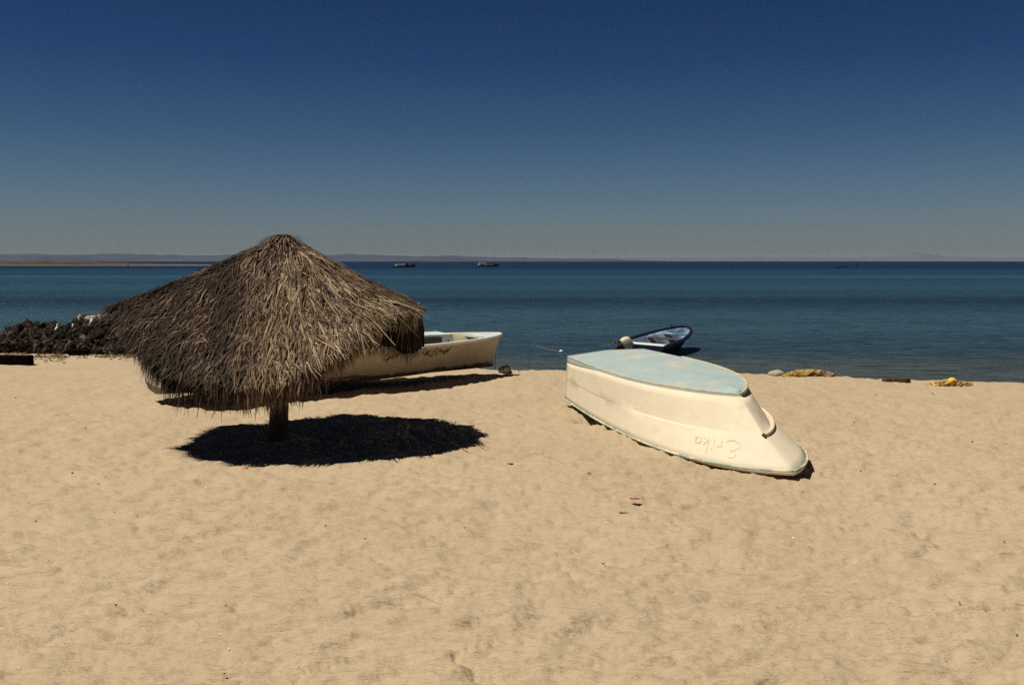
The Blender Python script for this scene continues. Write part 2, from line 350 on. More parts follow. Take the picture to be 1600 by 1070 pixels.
TV, TF = [], []
def blade(p, d, nrm, ln, wd, droop, lift=.03, curl=0.0):
    side = d.cross(nrm).normalized(); k = len(TV)
    a = p; m1 = p + d * ln * .5 + nrm * lift * 1.0 + Vector((0, 0, -droop * .25)) + side * curl * .3; e_ = p + d * ln + nrm * lift * .5 + Vector((0, 0, -droop)) + side * curl
    for c, w1 in ((a, wd * .45), (m1, wd * .5), (e_, wd * .12)):
        TV.append(c - side * w1); TV.append(c + side * w1)
    TF.append((k, k + 1, k + 3, k + 2)); TF.append((k + 2, k + 3, k + 5, k + 4))
TOCAM = Vector((0, -1, 0))
for _ in range(7600):
    u = random.random(); v = math.sqrt(random.uniform(.0006, .96))
    p, dn, tg, nr_ = roof_frame(u, v)
    left = p.x < -3.15; fr_ = 8.7 < u * NR < 12
    if p.y < P0.y + .5:                                       # leaves slump towards the low side of the tilted roof
        tc_ = (TOCAM - nr_ * TOCAM.dot(nr_)); dn = (dn + tc_ * (.55 if left else .35)).normalized(); tg = nr_.cross(dn).normalized()
    th = random.gauss(0, .30 if left else .28); d0 = (dn * math.cos(th) + tg * math.sin(th)).normalized()
    nb = 7
    ln0 = random.uniform(.10, .27); sp_ = random.uniform(.3, .8)
    if fr_ and v > .85: ln0 *= .5
    if random.random() < .08: ln0 *= 1.5; sp_ *= 1.4
    lift0 = random.uniform(-.01, .05)
    for k in range(nb):
        a = (k / (nb - 1) - .5) * sp_ + random.gauss(0, .10)
        dd = (d0 * math.cos(a) + tg * math.sin(a) + nr_ * random.uniform(-.02, .14)).normalized()
        blade(L(p) + tg * random.gauss(0, .03) + nr_ * lift0 + nr_ * random.uniform(0, .012), dd, nr_, ln0 * random.uniform(.5, 1.2), random.uniform(.006, .017), random.uniform(0, .04), random.uniform(-.005, .03), random.gauss(0, .025))
for _ in range(2600):          # hanging skirt under the eaves
    u = random.random(); rp_, k = rim(u); fr_ = 8.7 < u * NR < 12
    o_ = rp_ - P0; o_.z = 0; o_ = o_.normalized(); tg = (rim(u + .01)[0] - rim(u - .01)[0]).normalized()
    p = roof(u, random.uniform(.95, 1.0) if fr_ else random.uniform(.88, 1.0)); kk = k * random.choice((.55, .75, .9, 1.0, 1.0, 1.12, 1.3)) + .04
    sl_ = random.gauss(0, .10)
    for q in range(8):
        a = (q / 7 - .5) * random.uniform(.2, .5) + sl_
        dd = (Vector((0, 0, -1)) + o_ * (random.uniform(-.12, .04) if fr_ else random.uniform(.0, .26)) + tg * a).normalized()
        blade(L(p) + tg * random.gauss(0, .04) + o_ * random.uniform(-.05, .0 if fr_ else .04), dd, o_, kk * random.uniform(.5, 1.05), random.uniform(.006, .015), .0, random.uniform(-.01, .02), random.gauss(0, .02))
for (px_, py_, yy, ln_) in ((352, 612, 11.25, .30), (377, 612, 11.2, .32), (384, 608, 11.2, .38), (398, 600, 11.2, .26), (455, 600, 11.2, .27), (490, 590, 11.3, .3), (310, 600, 11.25, .25), (232, 560, 11.4, .2), (216, 545, 11.6, .25)):
    for q in range(12):        # a few longer tassels
        blade(L(atY(px_ + random.uniform(-5, 5), py_ - 6, yy)), Vector((random.gauss(0, .12), random.gauss(0, .08), -1)).normalized(), Vector((0, -1, 0)), ln_ * random.uniform(.6, 1), .012, 0, .01)
for _ in range(420):           # crown tuft
    a = random.uniform(0, 6.283); d = Vector((math.cos(a), math.sin(a), random.uniform(-.75, -.05))).normalized()
    blade(L(P0) + Vector((random.gauss(0, .03), random.gauss(0, .03), random.uniform(-.02, .05))), d, Vector((0, 0, 1)), random.uniform(.12, .36), .016, .08, .03)
for _ in range(170):           # stray stalks lying on the sunny shoulder and elsewhere
    u = random.uniform(.30, .64); v = random.uniform(.15, .85); p, dn, tg, nr_ = roof_frame(u, v)
    th = random.gauss(.0, .3); dd = (dn * math.cos(th) + tg * math.sin(th)).normalized()
    blade(L(p) + nr_ * .06, dd, nr_, random.uniform(.3, .8), .019, .02, .03)
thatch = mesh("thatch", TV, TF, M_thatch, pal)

# ------------------------------------------------------------------ boats
class Hull:
    """x forward, y port, z up. rows from keel (0) to gunwale (last)"""
    def __init__(s, Lg, rows): s.L = Lg; s.rows = rows          # rows: functions t -> (x, halfbeam, z)
    def pt(s, t, r, side):
        t = min(max(t, 0.0), 1.0)
        i = min(int(r), len(s.rows) - 2); f = r - i
        a = s.rows[i](t); b = s.rows[i + 1](t)
        return Vector((a[0] * (1 - f) + b[0] * f, side * (a[1] * (1 - f) + b[1] * f), a[2] * (1 - f) + b[2] * f))
    def nrm(s, t, r, side):
        e_ = .01; tu = s.pt(min(t + e_, 1), r, side) - s.pt(t - e_, r, side); rv = s.pt(t, r + e_, side) - s.pt(t, r - e_, side)
        v = tu.cross(rv); v = v if v.y * side > 0 else -v
        return v.normalized()
    def skin(s, name, r0, r1, mat, parent, thick=.035, nt=48, sub=4, bothkeel=False):
        V, F = [], []; ts = [1 - (1 - k / nt) ** 1.6 for k in range(nt + 1)]
        rr = [r0 + (r1 - r0) * k / ((r1 - r0) * sub) for k in range(int((r1 - r0) * sub) + 1)]
        for side in (1, -1):
            k0 = len(V)
            for t in ts:
                for r in rr: V.append(s.pt(t, r, side))
            m_ = len(rr)
            for i in range(nt):
                for j in range(m_ - 1):
                    a = k0 + i * m_ + j; q = (a, a + m_, a + m_ + 1, a + 1); F.append(q if side > 0 else q[::-1])
        me = bpy.data.meshes.new(name); bm = bmesh.new()
        vs = [bm.verts.new(v) for v in V]
        for f in F: bm.faces.new([vs[i] for i in f])
        bmesh.ops.remove_doubles(bm, verts=bm.verts, dist=.0015); bmesh.ops.recalc_face_normals(bm, faces=bm.faces)
        c = sum((f.normal.y * (1 if f.calc_center_median().y > 0 else -1) + (-.3 * f.normal.z if r0 == 0 else 0)) for f in bm.faces)
        if c < 0: bmesh.ops.reverse_faces(bm, faces=bm.faces)
        bm.to_mesh(me); bm.free()
        for p_ in me.polygons: p_.use_smooth = True
        me.set_sharp_from_angle(angle=R(32))
        o = link(name, me, mat, parent)
        so = o.modifiers.new('solid', 'SOLIDIFY'); so.thickness = thick; so.offset = -1; so.use_rim = True
        return o
    def rail(s, name, r, rad, mat, parent, side, t0=0, t1=1, off=.0, n_=40, flat=None):
        mb = MB(); P = []
        for k in range(n_ + 1):
            t = t0 + (t1 - t0) * (1 - (1 - k / n_) ** 1.6)
            P.append(s.pt(t, r, side) + s.nrm(min(t, .985), min(r, len(s.rows) - 1.02), side) * off)
        mb.tube(P, rad, 8); o = mb.build(name, mat, parent, True); return o
    def transom(s, name, mat, parent, thick=.045, r0=0, inset=.0):
        top = len(s.rows) - 1; rr = [r0 + (top - r0) * k / 24 for k in range(25)]
        P = [s.pt(0, r, 1) for r in rr][::-1] + [s.pt(0, r, -1) for r in rr[1:]]
        P = [Vector((p.x, p.y * .985, p.z)) for p in P]
        n_ = len(P); V = [p + Vector((-.004, 0, 0)) for p in P] + [p + Vector((thick, 0, 0)) for p in P]
        F = [tuple(range(n_)), tuple(range(n_, 2 * n_))[::-1]] + [(i, i + n_, (i + 1) % n_ + n_, (i + 1) % n_) for i in range(n_)]
        return mesh(name, V, F, mat, parent)
def ribbons(h, strokes, conv, side, wd, name, mat, parent, off=.005):
    mb = MB()
    for st in strokes:
        pts = []
        for i in range(len(st) - 1):
            for k in range(6):
                f = k / 6; pts.append((st[i][0] + (st[i + 1][0] - st[i][0]) * f, st[i][1] + (st[i + 1][1] - st[i][1]) * f))
        pts.append(st[-1])
        for _ in range(3): pts = [pts[0]] + [((pts[i - 1][0] + 2 * pts[i][0] + pts[i + 1][0]) / 4, (pts[i - 1][1] + 2 * pts[i][1] + pts[i + 1][1]) / 4) for i in range(1, len(pts) - 1)] + [pts[-1]]
        W, nn = [], []
        for (u, v) in pts:
            t, r = conv(u, v); q = h.nrm(t, r, side); W.append(h.pt(t, r, side) + q * off); nn.append(q)
        V, F = [], []
        for i, p_ in enumerate(W):
            tg = (W[min(i + 1, len(W) - 1)] - W[max(i - 1, 0)]).normalized(); sd = tg.cross(nn[i]).normalized() * wd / 2 * (1 if 0 < i < len(W) - 1 else .5)
            V += [p_ - sd, p_ + sd, p_ + sd - nn[i] * .004, p_ - sd - nn[i] * .004]
        for i in range(len(W) - 1):
            a = i * 4
            for e1, e2 in ((0, 1), (1, 2), (2, 3), (3, 0)): F.append((a + e1, a + e2, a + 4 + e2, a + 4 + e1))
        mb.add(V, F)
    return mb.build(name, mat, parent)
def frame(o, f, up):
    f = Vector(f).normalized(); up = Vector(up); up = (up - f * up.dot(f)).normalized(); y = up.cross(f)
    return Matrix(((f.x, y.x, up.x, o[0]), (f.y, y.y, up.y, o[1]), (f.z, y.z, up.z, o[2]), (0, 0, 0, 1)))

# --- overturned boat
M_cream = plain("cream_paint", (.68, .60, .46), .8, .08, 3, c2=(.56, .45, .31), thr=(.56, .72), bumpd=.006, bscale=14)
M_sky = plain("pale_blue_paint", (.335, .425, .435), .8, .12, 2.4, c2=(.52, .46, .35), thr=(.50, .70), bumpd=.006, bscale=14)
M_teal = plain("teal_trim", (.36, .46, .38), .6, .35, 9, c2=(.66, .60, .45), thr=(.46, .58))
M_lip = plain("worn_cream", (.62, .54, .36), .6, .3, 8)
M_letter = plain("faded_red_paint", (.66, .48, .31), .8, .2, 12, c2=(.76, .66, .49), thr=(.45, .6))
M_rust = plain("rusty_iron", (.10, .05, .025), .7, .4, 30)
Lb = 6.15
def fb(t, full, p1, q1):
    t = min(max(t, 0.0), 1.0)
    return full * max(0.0, 1 - t ** p1) ** q1
wA = lambda t: math.sin(math.pi * min(t * 1.1, 1))
rowsA = [lambda t: (t * Lb * .80, .0, -.015 + .02 * t ** 6),
         lambda t: (t * Lb * .80, fb(t, .66 + .07 * wA(t), 5.4, .84), .02 + .03 * t ** 6),
         lambda t: (t * Lb * .803, fb(t, .672 + .072 * wA(t), 5.4, .84), .02 + .075 * (1 - sstep(0, .45, t)) + .035 + .03 * t ** 6),
         lambda t: (t * Lb * .89, fb(t, .71 + .10 * wA(t), 5.6, .82), .39 + .06 * t ** 2),
         lambda t: (t * Lb * .893, fb(t, .71 + .09 * wA(t) + .004 * sstep(.12, .3, t) * (1 - sstep(.75, .95, t)), 6.5, .82), .40 + .06 * t ** 2),
         lambda t: (t * Lb, fb(t, .75 + .14 * math.sin(math.pi * min(t * 1.05, 1)), 8.5, .80), .74)]
hA = Hull(Lb, rowsA)
oS = Vector((1.55, 16.45)); fwd = Vector((2.96 - 1.55, 10.50 - 16.45)).normalized()
mtxA = frame((oS.x, oS.y, .815), (fwd.x, fwd.y, -.004), (.07, .012, -1))
boatA = empty("overturned_boat", (0, 0, 0), "cream rowing skiff lying upside down on the sand with pale blue bottom", "boat", mtx=mtxA)
hA.skin("hull_side", 2, 5, M_cream, boatA, .04); hA.skin("hull_bottom", 0, 2, M_sky, boatA, .04)
hA.transom("transom", M_cream, boatA)
for s in (1, -1):
    hA.rail("gunwale_rail", 4.97, .014, M_teal, boatA, s, off=.004)
    if s < 0: hA.rail("spray_rail", 3.9, .005 if s > 0 else .020, M_cream, boatA, s, .3 if s > 0 else .4, .86 if s > 0 else 1.0, off=-.002 if s > 0 else .015)
    hA.rail("chine_strip", 1.05, .014 if s < 0 else .010, M_lip, boatA, s, .30 if s < 0 else .05, 1.0, off=.008 if s < 0 else -.003)
for t in (.2, .5, .72):
    a = hA.pt(t, 4.2, 1); tb = MB(); tb.box((a.x, 0, a.z), (.24, a.y * 2 - .06, .03)); tb.build("thwart", M_lip, boatA, bevel=.005)
rb = MB(); st = hA.pt(1, 4.0, 1); rb.tube([st + Vector((.0 + .03 * math.cos(a), .0, .03 * math.sin(a))) + Vector((.015, .01, 0)) for a in [i * .7 for i in range(10)]], .009, 6); rb.tube([st + Vector((-.03, 0, 0)), st + Vector((.02, 0, 0))], .022, 8); rb.build("bow_ring", M_rust, boatA, True)
ERIKA = [[(.30, .92), (.20, 1.02), (.06, .98), (.02, .80), (.08, .66), (.20, .60), (.08, .56), (-.06, .42), (-.06, .18), (.06, .03), (.22, .02), (.34, .14)],
         [(.44, .50), (.50, .40), (.48, .10)], [(.50, .38), (.56, .50), (.64, .50)],
         [(.74, .50), (.72, .10), (.80, .06)], [(.77, .66), (.78, .70)],
         [(.98, 1.0), (.92, .5), (.92, .04)], [(1.10, .5), (.95, .28), (1.06, .12), (1.14, .06)],
         [(1.42, .48), (1.30, .52), (1.20, .36), (1.24, .10), (1.36, .12), (1.43, .44), (1.42, .14), (1.50, .06)]]
def convA(u, v): return (.953 - (u + .35 * v) * .068, 4.20 + v * .52)
ribbons(hA, ERIKA, convA, 1, .014, "name_lettering", M_letter, boatA)

# --- white skiff behind the palapa (stern left, bow right), standing on its keel
M_white = plain("weathered_white", (.46, .385, .28), .6, .22, 3, c2=(.26, .18, .11), thr=(.58, .78), bumpd=.005, bscale=16)
n_, l_ = nodes(M_white); b_ = n_['Principled BSDF']
src_ = b_.inputs['Base Color'].links[0].from_socket                       # tar and scuffs worn on along the turn of the bilge
tc_ = n_.new("ShaderNodeTexCoord"); sz_ = n_.new("ShaderNodeSeparateXYZ"); l_.new(tc_.outputs['Object'], sz_.inputs[0])
mz_ = n_.new("ShaderNodeMapRange"); mz_.inputs['From Min'].default_value = .10; mz_.inputs['From Max'].default_value = .34; mz_.inputs['To Min'].default_value = .30; mz_.inputs['To Max'].default_value = -.25; l_.new(sz_.outputs['Z'], mz_.inputs[0])
ma_ = n_.new("ShaderNodeMath"); l_.new(mz_.outputs[0], ma_.inputs[0]); l_.new(noise(n_, l_, 5, 6, .7, stretch=(.6, 1, 1.6)), ma_.inputs[1])
l_.new(mixc(n_, l_, ramp(n_, l_, ma_.outputs[0], [(.56, 0.0), (.68, .9)]), src_, (.05, .032, .02)), b_.inputs['Base Color'])
M_trim = plain("white_trim", (.72, .74, .70), .5, .1, 6)
M_bluew = plain("blue_white_paint", (.55, .68, .70), .5, .2, 9, c2=(.75, .72, .62), thr=(.5, .62))
M_dark = plain("dark_window", (.02, .028, .04), .3, .3, 5)
M_ink = plain("black_lettering", (.060, .042, .030), .8, .4, 14, c2=(.36, .29, .21), thr=(.45, .56))
M_stain = plain("tar_stain", (.05, .035, .025), .9, .5, 12, bumpd=.003)
Lw = 7.3
rowsB = [lambda t: (t * Lw * .975, .0, .02 + .05 * t ** 4),
         lambda t: (t * Lw * .975, fb(t, .34 + .36 * math.sin(math.pi * min(t * 1.1, 1)), 3.2, .85), .07 + .10 * t ** 4),
         lambda t: (t * Lw * .985, fb(t, .66 + .31 * math.sin(math.pi * min(t * 1.1, 1)), 3.4, .8), .36 + .03 * t ** 4),
         lambda t: (t * Lw, fb(t, 1.10 + .06 * math.sin(math.pi * min(t * 1.1, 1)), 3.6, .72), 1.00 - .30 * sstep(0, .45, t) + .05 * t ** 5)]
hB = Hull(Lw, rowsB)
sB = Vector((-5.80, 16.1, .12)); eB = Vector((-.22, 20.9, 0.03)); f_ = (eB - sB).normalized()
mtxB = frame(sB, f_, (0.02, -.03, 1))
boatB = empty("beached_boat", (0, 0, 0), "long weathered white skiff with dark lettering standing behind the thatched sunshade", "boat", mtx=mtxB)
hB.skin("hull", 0, 3, M_white, boatB, .04); hB.transom("transom", M_white, boatB)
for s in (1, -1): hB.rail("gunwale_rail", 3.0, .030, M_trim, boatB, s)
fd = MB(); V = []; 
ts = [.91 + .09 * k / 10 for k in range(11)]
for t in ts:
    p_ = hB.pt(t, 2.97, 1); V += [(p_.x, p_.y, p_.z + .015), (p_.x, -p_.y, p_.z + .015)]
for t in ts:
    p_ = hB.pt(t, 2.97, 1); V += [(p_.x, p_.y, p_.z - .03), (p_.x, -p_.y, p_.z - .03)]
F = [];
for i in range(10):
    a = 2 * i; F += [(a, a + 2, a + 3, a + 1), (a + 22, a + 23, a + 25, a + 24)]
F += [(0, 1, 23, 22)]
fd.add(V, F); fd.build("foredeck", M_bluew, boatB)
for t in (.22, .48):
    a = hB.pt(t, 2.6, 1); tb = MB(); tb.box((a.x, 0, a.z), (.26, a.y * 2 - .07, .035)); tb.build("thwart", M_trim, boatB, bevel=.005)
MI = mtxB.inverted()
bxp = MI @ atY(672, 529, 19.9)
cb = MB(); cb.box((bxp.x, bxp.y, bxp.z - .25), (.80, .62, .72), taper=.90); cab = cb.build("engine_box", M_bluew, boatB, bevel=.012)
wb = MB(); wb.box((bxp.x - .15, bxp.y - .30, bxp.z - .02), (.42, .04, .15)); wb.build("window", M_dark, cab, bevel=.004)
tl = MB(); tl.tube([MI @ atY(703, 541, 19.2), MI @ atY(702, 536, 19.2), MI @ atY(700, 531, 19.25)], .02, 6); tl.build("cleat", M_rust, boatB)
# dark faded letters, as on the photographed side (starboard)
def convB(u, v): return (.565 + u * .0235, 2.36 + v * .40)
LET = [[(-1.9, 1), (-1.9, .2), (-1.6, -.1), (-1.3, .2), (-1.3, 1)], [(-.8, .9), (-.8, 0)], [(-.3, 0), (-.3, .9), (.1, .9)], [(-.3, .5), (0, .5)],
       [(2.2, .0), (2.4, 1), (2.6, 0)], [(3.1, 0), (3.1, 1), (3.7, 1)], [(3.1, .5), (3.6, .5)], [(4.0, 0), (4.0, 1), (4.3, .3), (4.6, 1), (4.6, 0)],
       [(5.6, 1), (5.0, 1), (5.0, 0), (5.6, 0)], [(5.0, .5), (5.5, .5)], [(5.9, 0), (5.9, 1), (6.4, 0), (6.4, 1)], [(6.9, .6), (7.2, 0), (7.8, 1.1)], [(7.0, 1.0), (7.7, .2)]]
ribbons(hB, LET, convB, -1, .065, "name_lettering", M_ink, boatB)
# --- blue panga with tilted outboard at the water's edge
M_navy = plain("navy_paint", (.008, .012, .03), .45, .3, 6)
M_ltblue = plain("inner_blue_paint", (.09, .15, .25), .6, .25, 3, c2=(.30, .44, .56), thr=(.46, .62))
M_engine = plain("cream_cowl", (.70, .62, .45), .5, .3, 12)
M_leg = plain("engine_leg", (.03, .025, .03), .5, .3, 20)
M_floor = plain("boat_floor", (.40, .33, .24), .8, .4, 8)
M_brown = plain('brown_thwart', (.10, .06, .045), .8, .4, 8)
Lp = 4.1
def mkrowsC(ins=0.0):
    return [lambda t: (t * Lp * (.93 - ins * .02), .0, .03 + ins + .12 * t ** 4),
        lambda t: (t * Lp * (.93 - ins * .02), max(0, fb(t, .52, 2.8, .9) - ins), .08 + ins + .16 * t ** 4),
        lambda t: (t * Lp * (1 - ins * .06), max(0, fb(t, .78, 2.8, .62) - ins), 50 * .01 + .18 * t ** 2)]
hC = Hull(Lp, mkrowsC()); hCi = Hull(Lp, mkrowsC(.042))
pC = at(1000, 559, SEAZ); dirC = Vector((.48, .88, 0)).normalized()
mtxC = frame((pC.x, pC.y, SEAZ - .10), (dirC.x, dirC.y, .03), (.02, -.05, 1))
boatC = empty("motor_boat", (0, 0, 0), "small dark blue open motorboat floating at the water's edge, bow pointing out", "boat", mtx=mtxC)
hC.skin("hull", 0, 2, M_navy, boatC, .025); hCi.skin("inner_lining", 0, 2, M_ltblue, boatC, .010)
hC.transom("transom", M_navy, boatC)
for s in (1, -1): hC.rail("gunwale_rail", 2.0, .060, M_navy, boatC, s)
for t, mt in ((.20, M_trim), (.56, M_brown), (.80, M_ltblue)):
    a = hC.pt(t, 1.80, 1); tb = MB(); tb.box((a.x, 0, a.z), (.42 if t < .3 else .3, a.y * 2 - .09, .035)); tb.build("thwart", mt, boatC, bevel=.006)
ob = MB(); ob.box((1.9, 0, .17), (2.2, .60, .02)); ob.build("floor_boards", M_floor, boatC)
hb = MB(); hb.tube([hC.pt(.9, 2, 1) + Vector((0, 0, .0)), hC.pt(.9, 2, 1) + Vector((.01, 0, .13))], .022, 6); hb.build("mooring_cleat", M_leg, boatC)
# outboard: cowl, leg, propeller; tilted up
om = empty("outboard_motor", (0, 0, 0), "x", "x"); om.parent = boatC
for k_ in ('label', 'category'): del om[k_]
om.location = (-.12, .56, .38); om.rotation_euler = (0, R(55), R(-48)); om.scale = (.84, .84, .80)
me = bpy.data.meshes.new("cowl"); bm = bmesh.new(); bmesh.ops.create_uvsphere(bm, u_segments=16, v_segments=10, radius=1)
for v in bm.verts:
    c = v.co; c.x = math.copysign(abs(c.x) ** .45, c.x) * .27; c.y = math.copysign(abs(c.y) ** .45, c.y) * .17; c.z = math.copysign(abs(c.z) ** .5, c.z) * .20 + .26
    if c.z > .3: c.x *= .88
bm.to_mesh(me); bm.free()
for p_ in me.polygons: p_.use_smooth = True
link("engine_cowl", me, M_engine, om)
lb = MB(); lb.box((-.02, 0, .04), (.22, .18, .14), taper=1.15); lb.box((-.05, 0, -.30), (.15, .075, .58)); lb.box((-.10, 0, -.52), (.42, .16, .02)); lb.box((-.02, 0, -.76), (.14, .02, .2), taper=1.5)
lb.tube([(.16, 0, -.64), (.08, 0, -.64), (-.16, 0, -.64), (-.24, 0, -.64)], [.015, .05, .055, .03], 10); lb.build("lower_leg", M_leg, om, bevel=.008)
pp = MB()
for k in range(3):
    a = k * 2.094; c, s = math.cos(a), math.sin(a)
    pp.add([(-.24, c * .03 - s * .02, s * .03 + c * .02), (-.20, c * .03 + s * .02, s * .03 - c * .02), (-.19, c * .14 + s * .05, s * .14 - c * .05), (-.23, c * .15, s * .15), (-.26, c * .13 - s * .05, s * .13 + c * .05)], [(0, 1, 2, 3, 4)])
o = pp.build("propeller", M_leg, om); o.modifiers.new('s', 'SOLIDIFY').thickness = .01
th = MB(); th.tube([(.14, 0, .1), (.34, .02, .12), (.55, .05, .13)], [.02, .017, .022], 8); th.build("tiller_handle", M_leg, om, True)
# --- ropes and float
M_rope = plain("old_rope", (.42, .38, .29), .9, .3, 30)
M_rock = plain("dark_basalt", (.020, .015, .013), .95, .5, 2.2, c2=(.19, .14, .105), thr=(.53, .66), bumpd=.04, bscale=9, spec=.1)
M_pale = plain("pale_rock", (.42, .37, .29), .9, .25, 5, c2=(.25, .20, .15), bumpd=.03, bscale=9)
r1 = MB(); a = atY(781, 523, 20.9); r1.tube([a, atY(776, 545, 20.85), atY(774, 562, 20.85), atY(773, 578, 20.8)], .010, 6)
tag(r1.build("mooring_rope", M_rope, None, True), "thin rope hanging from the bow of the white skiff to the sand", "rope")
r2 = MB(); P = []
for k in range(15):
    t = k / 14; px_ = 784 + 90 * t; py_ = 526 + 22 * t ** .7 + .8 * math.sin(t * 9); P.append(at(px_, py_, SEAZ + .015) if t > .5 else atY(px_, py_, 21 + 13.4 * t * 2 * .9))
r2.tube(P, .0045, 5); tag(r2.build("floating_line", M_rope, None, True), "pale mooring line trailing across the water from the white skiff", "rope")
def lump(name, c, size, mat, seed, rough=.25, sub=3, flat=1.0):
    me = bpy.data.meshes.new(name); bm = bmesh.new(); bmesh.ops.create_icosphere(bm, subdivisions=sub, radius=1)
    sv = Vector((seed * 3.1, seed * 1.7, seed * .9))
    for v in bm.verts:
        q = v.co.copy(); k = 1 + rough * mnoise.noise(q * 1.1 + sv) * 1.6 + rough * .5 * mnoise.noise(q * 2.9 + sv)
        f3 = mnoise.cell(q * 1.4 + sv) * rough * .35
        v.co = q * (k + f3)
    for v in bm.verts: v.co = Vector((v.co.x * size[0], v.co.y * size[1], v.co.z * size[2]))
    bm.to_mesh(me); bm.free(); o = link(name, me, mat); o.location = c; return o
o = lump("mooring_float", at(877, 549, SEAZ + .04), (.06, .05, .05), M_trim, 4.4, .08)
for p_ in o.data.polygons: p_.use_smooth = True
tag(o, "small whitish float bobbing on the water left of the overturned boat", "buoy")
q = atY(789, 577, 21.2); tag(lump("boulder", (q.x, q.y, gz(q.x, q.y) + .05), (.14, .12, .12), M_rock, 2.2, .25), "single dark boulder on the sand at the bow of the white skiff", "rock")

# ------------------------------------------------------------------ rock pile
rocks = []
meshes = []
for k in range(9):
    o = lump("rock", (0, 0, 0), (1, 1, 1), M_rock if k < 8 else M_pale, 5.3 * k + 1, .30, 3); meshes.append(o.data); bpy.data.objects.remove(o)
rs = random.Random(21)
TOP = [(-40, 536), (0, 527), (25, 511), (55, 507), (62, 503), (75, 511), (100, 511), (116, 506), (126, 497), (150, 495), (175, 497), (200, 500), (235, 505), (280, 520), (330, 535)]
def add_rock(px_, py_, Y, s, k, sq=None):
    p_ = atY(px_, py_, Y); o = bpy.data.objects.new("rock", meshes[k]); col.objects.link(o); o.location = p_
    o.rotation_euler = (rs.uniform(0, 6), rs.uniform(0, 6), rs.uniform(0, 6)); q = sq or (rs.uniform(.8, 1.3), rs.uniform(.7, 1.1), rs.uniform(.55, .9))
    o.scale = (s * q[0], s * q[1], s * q[2]); rocks.append(o); return o
for row in range(6):
    Y = 26.0 + row * .48
    for px_ in range(-30, 330, 10):
        top = np.interp(px_, [a for a, _ in TOP], [b_ for _, b_ in TOP]); zb = gz(atY(px_, 540, Y).x, Y)
        bot = HOR + (CAMZ - max(zb, SEAZ)) * FPX / Y
        f = row / 5; py_ = (548 if px_ > 45 else 541) * (1 - f) + (top + 3) * f + rs.uniform(-3, 3)
        if py_ > bot + 2: continue
        s = rs.uniform(.10, .24) * (1.25 if rs.random() < .15 else 1)
        py_ = max(py_, top + s * FPX / Y * .62)
        o = add_rock(px_ + rs.uniform(-4, 4), py_, Y, s, rs.randrange(8))
        tag(o, "dark brown basalt rock in the low breakwater heap left of the sunshade", "rock", "dark rocks of the breakwater heap")
# fill behind so that the heap is solid: larger core stones, also individual
for px_ in range(0, 300, 16):
    top = np.interp(px_, [a for a, _ in TOP], [b_ for _, b_ in TOP])
    for py_ in (top + 22, top + 38):
        if py_ > 552: continue
        o = add_rock(px_, py_, 28.0, .30, rs.randrange(8), (1, 1, 1)); tag(o, "dark brown basalt rock in the low breakwater heap left of the sunshade", "rock", "dark rocks of the breakwater heap")
o = add_rock(127, 498, 28.3, .15, 8, (1.1, .8, .55)); tag(o, "smaller pale rounded stone on top of the breakwater, left of the paler pair", "rock")
o = add_rock(150, 499, 28.3, .20, 8, (1.3, .9, .6)); o.rotation_euler = (0, 0, 0); tag(o, "larger pale cream stone on the highest part of the breakwater heap", "rock")
# gulls
M_gull = plain("white_feathers", (.80, .80, .78), .7, .05, 10); M_beak = plain("beak_yellow", (.45, .25, .06), .5, .1, 10)
def gull(px_, py_, Y, label, rz):
    p_ = atY(px_, py_, Y); g = empty("seagull", p_, label, "bird", "white seagulls resting on the breakwater"); g.rotation_euler = (0, R(-38), rz); g.scale = (.75, .75, .75)
    mb = MB(); mb.tube([(-.15, 0, .07), (-.09, 0, .09), (0, 0, .105), (.06, 0, .135), (.085, 0, .175), (.10, 0, .205), (.125, 0, .215), (.15, 0, .205)], [.006, .035, .062, .052, .030, .030, .030, .010], 10)
    mb.build("body", M_gull, g, True)
    bk = MB(); bk.tube([(.145, 0, .206), (.19, 0, .196)], [.009, .003], 6); bk.build("beak", M_beak, g)
    for s in (-1, 1):
        lg_ = MB(); lg_.tube([(0, s * .02, .06), (.005, s * .02, 0)], .005, 5); lg_.build("leg", M_beak, g)
gull(92, 517, 27.6, "white seagull standing furthest left of three on the dark rocks", .3)
gull(113, 517, 27.6, "white seagull standing in the middle of three on the dark rocks", 2.6)
gull(146, 505, 27.9, "white seagull standing just below the large pale stone on the heap", 1.0)

# black timbers on the sand at the left
M_tar = plain("black_timber", (.006, .004, .004), 1, .4, 20, bumpd=.006, spec=.03)
def timber(px0, px1, py_, h, label, slant=0):
    a = at(px0, py_, -.05); b_ = at(px1, py_, -.05); z = gz((a.x + b_.x) / 2, a.y + .1)
    mb = MB(); c = (a + b_) / 2; W = (b_ - a).length
    V = [(-W / 2, -.1, 0), (W / 2 - slant, -.1, 0), (W / 2 - slant, .14, 0), (-W / 2, .14, 0), (-W / 2 - slant, -.09, h), (W / 2 + slant, -.09, h), (W / 2 + slant, .13, h), (-W / 2 - slant * .5, .13, h)]
    mb.add(V, [(0, 3, 2, 1), (4, 5, 6, 7), (0, 1, 5, 4), (1, 2, 6, 5), (2, 3, 7, 6), (3, 0, 4, 7)])
    o = mb.build("timber_block", M_tar, None, bevel=.02); o.location = (c.x, c.y + .1, z - .04); tag(o, label, "timber"); return o
timber(-30, 46, 567, .25, "long black timber block lying flat on sand at the far left edge")
timber(107, 134, 552, .19, "short black tapered block on sand right in front of the rock heap", .04)

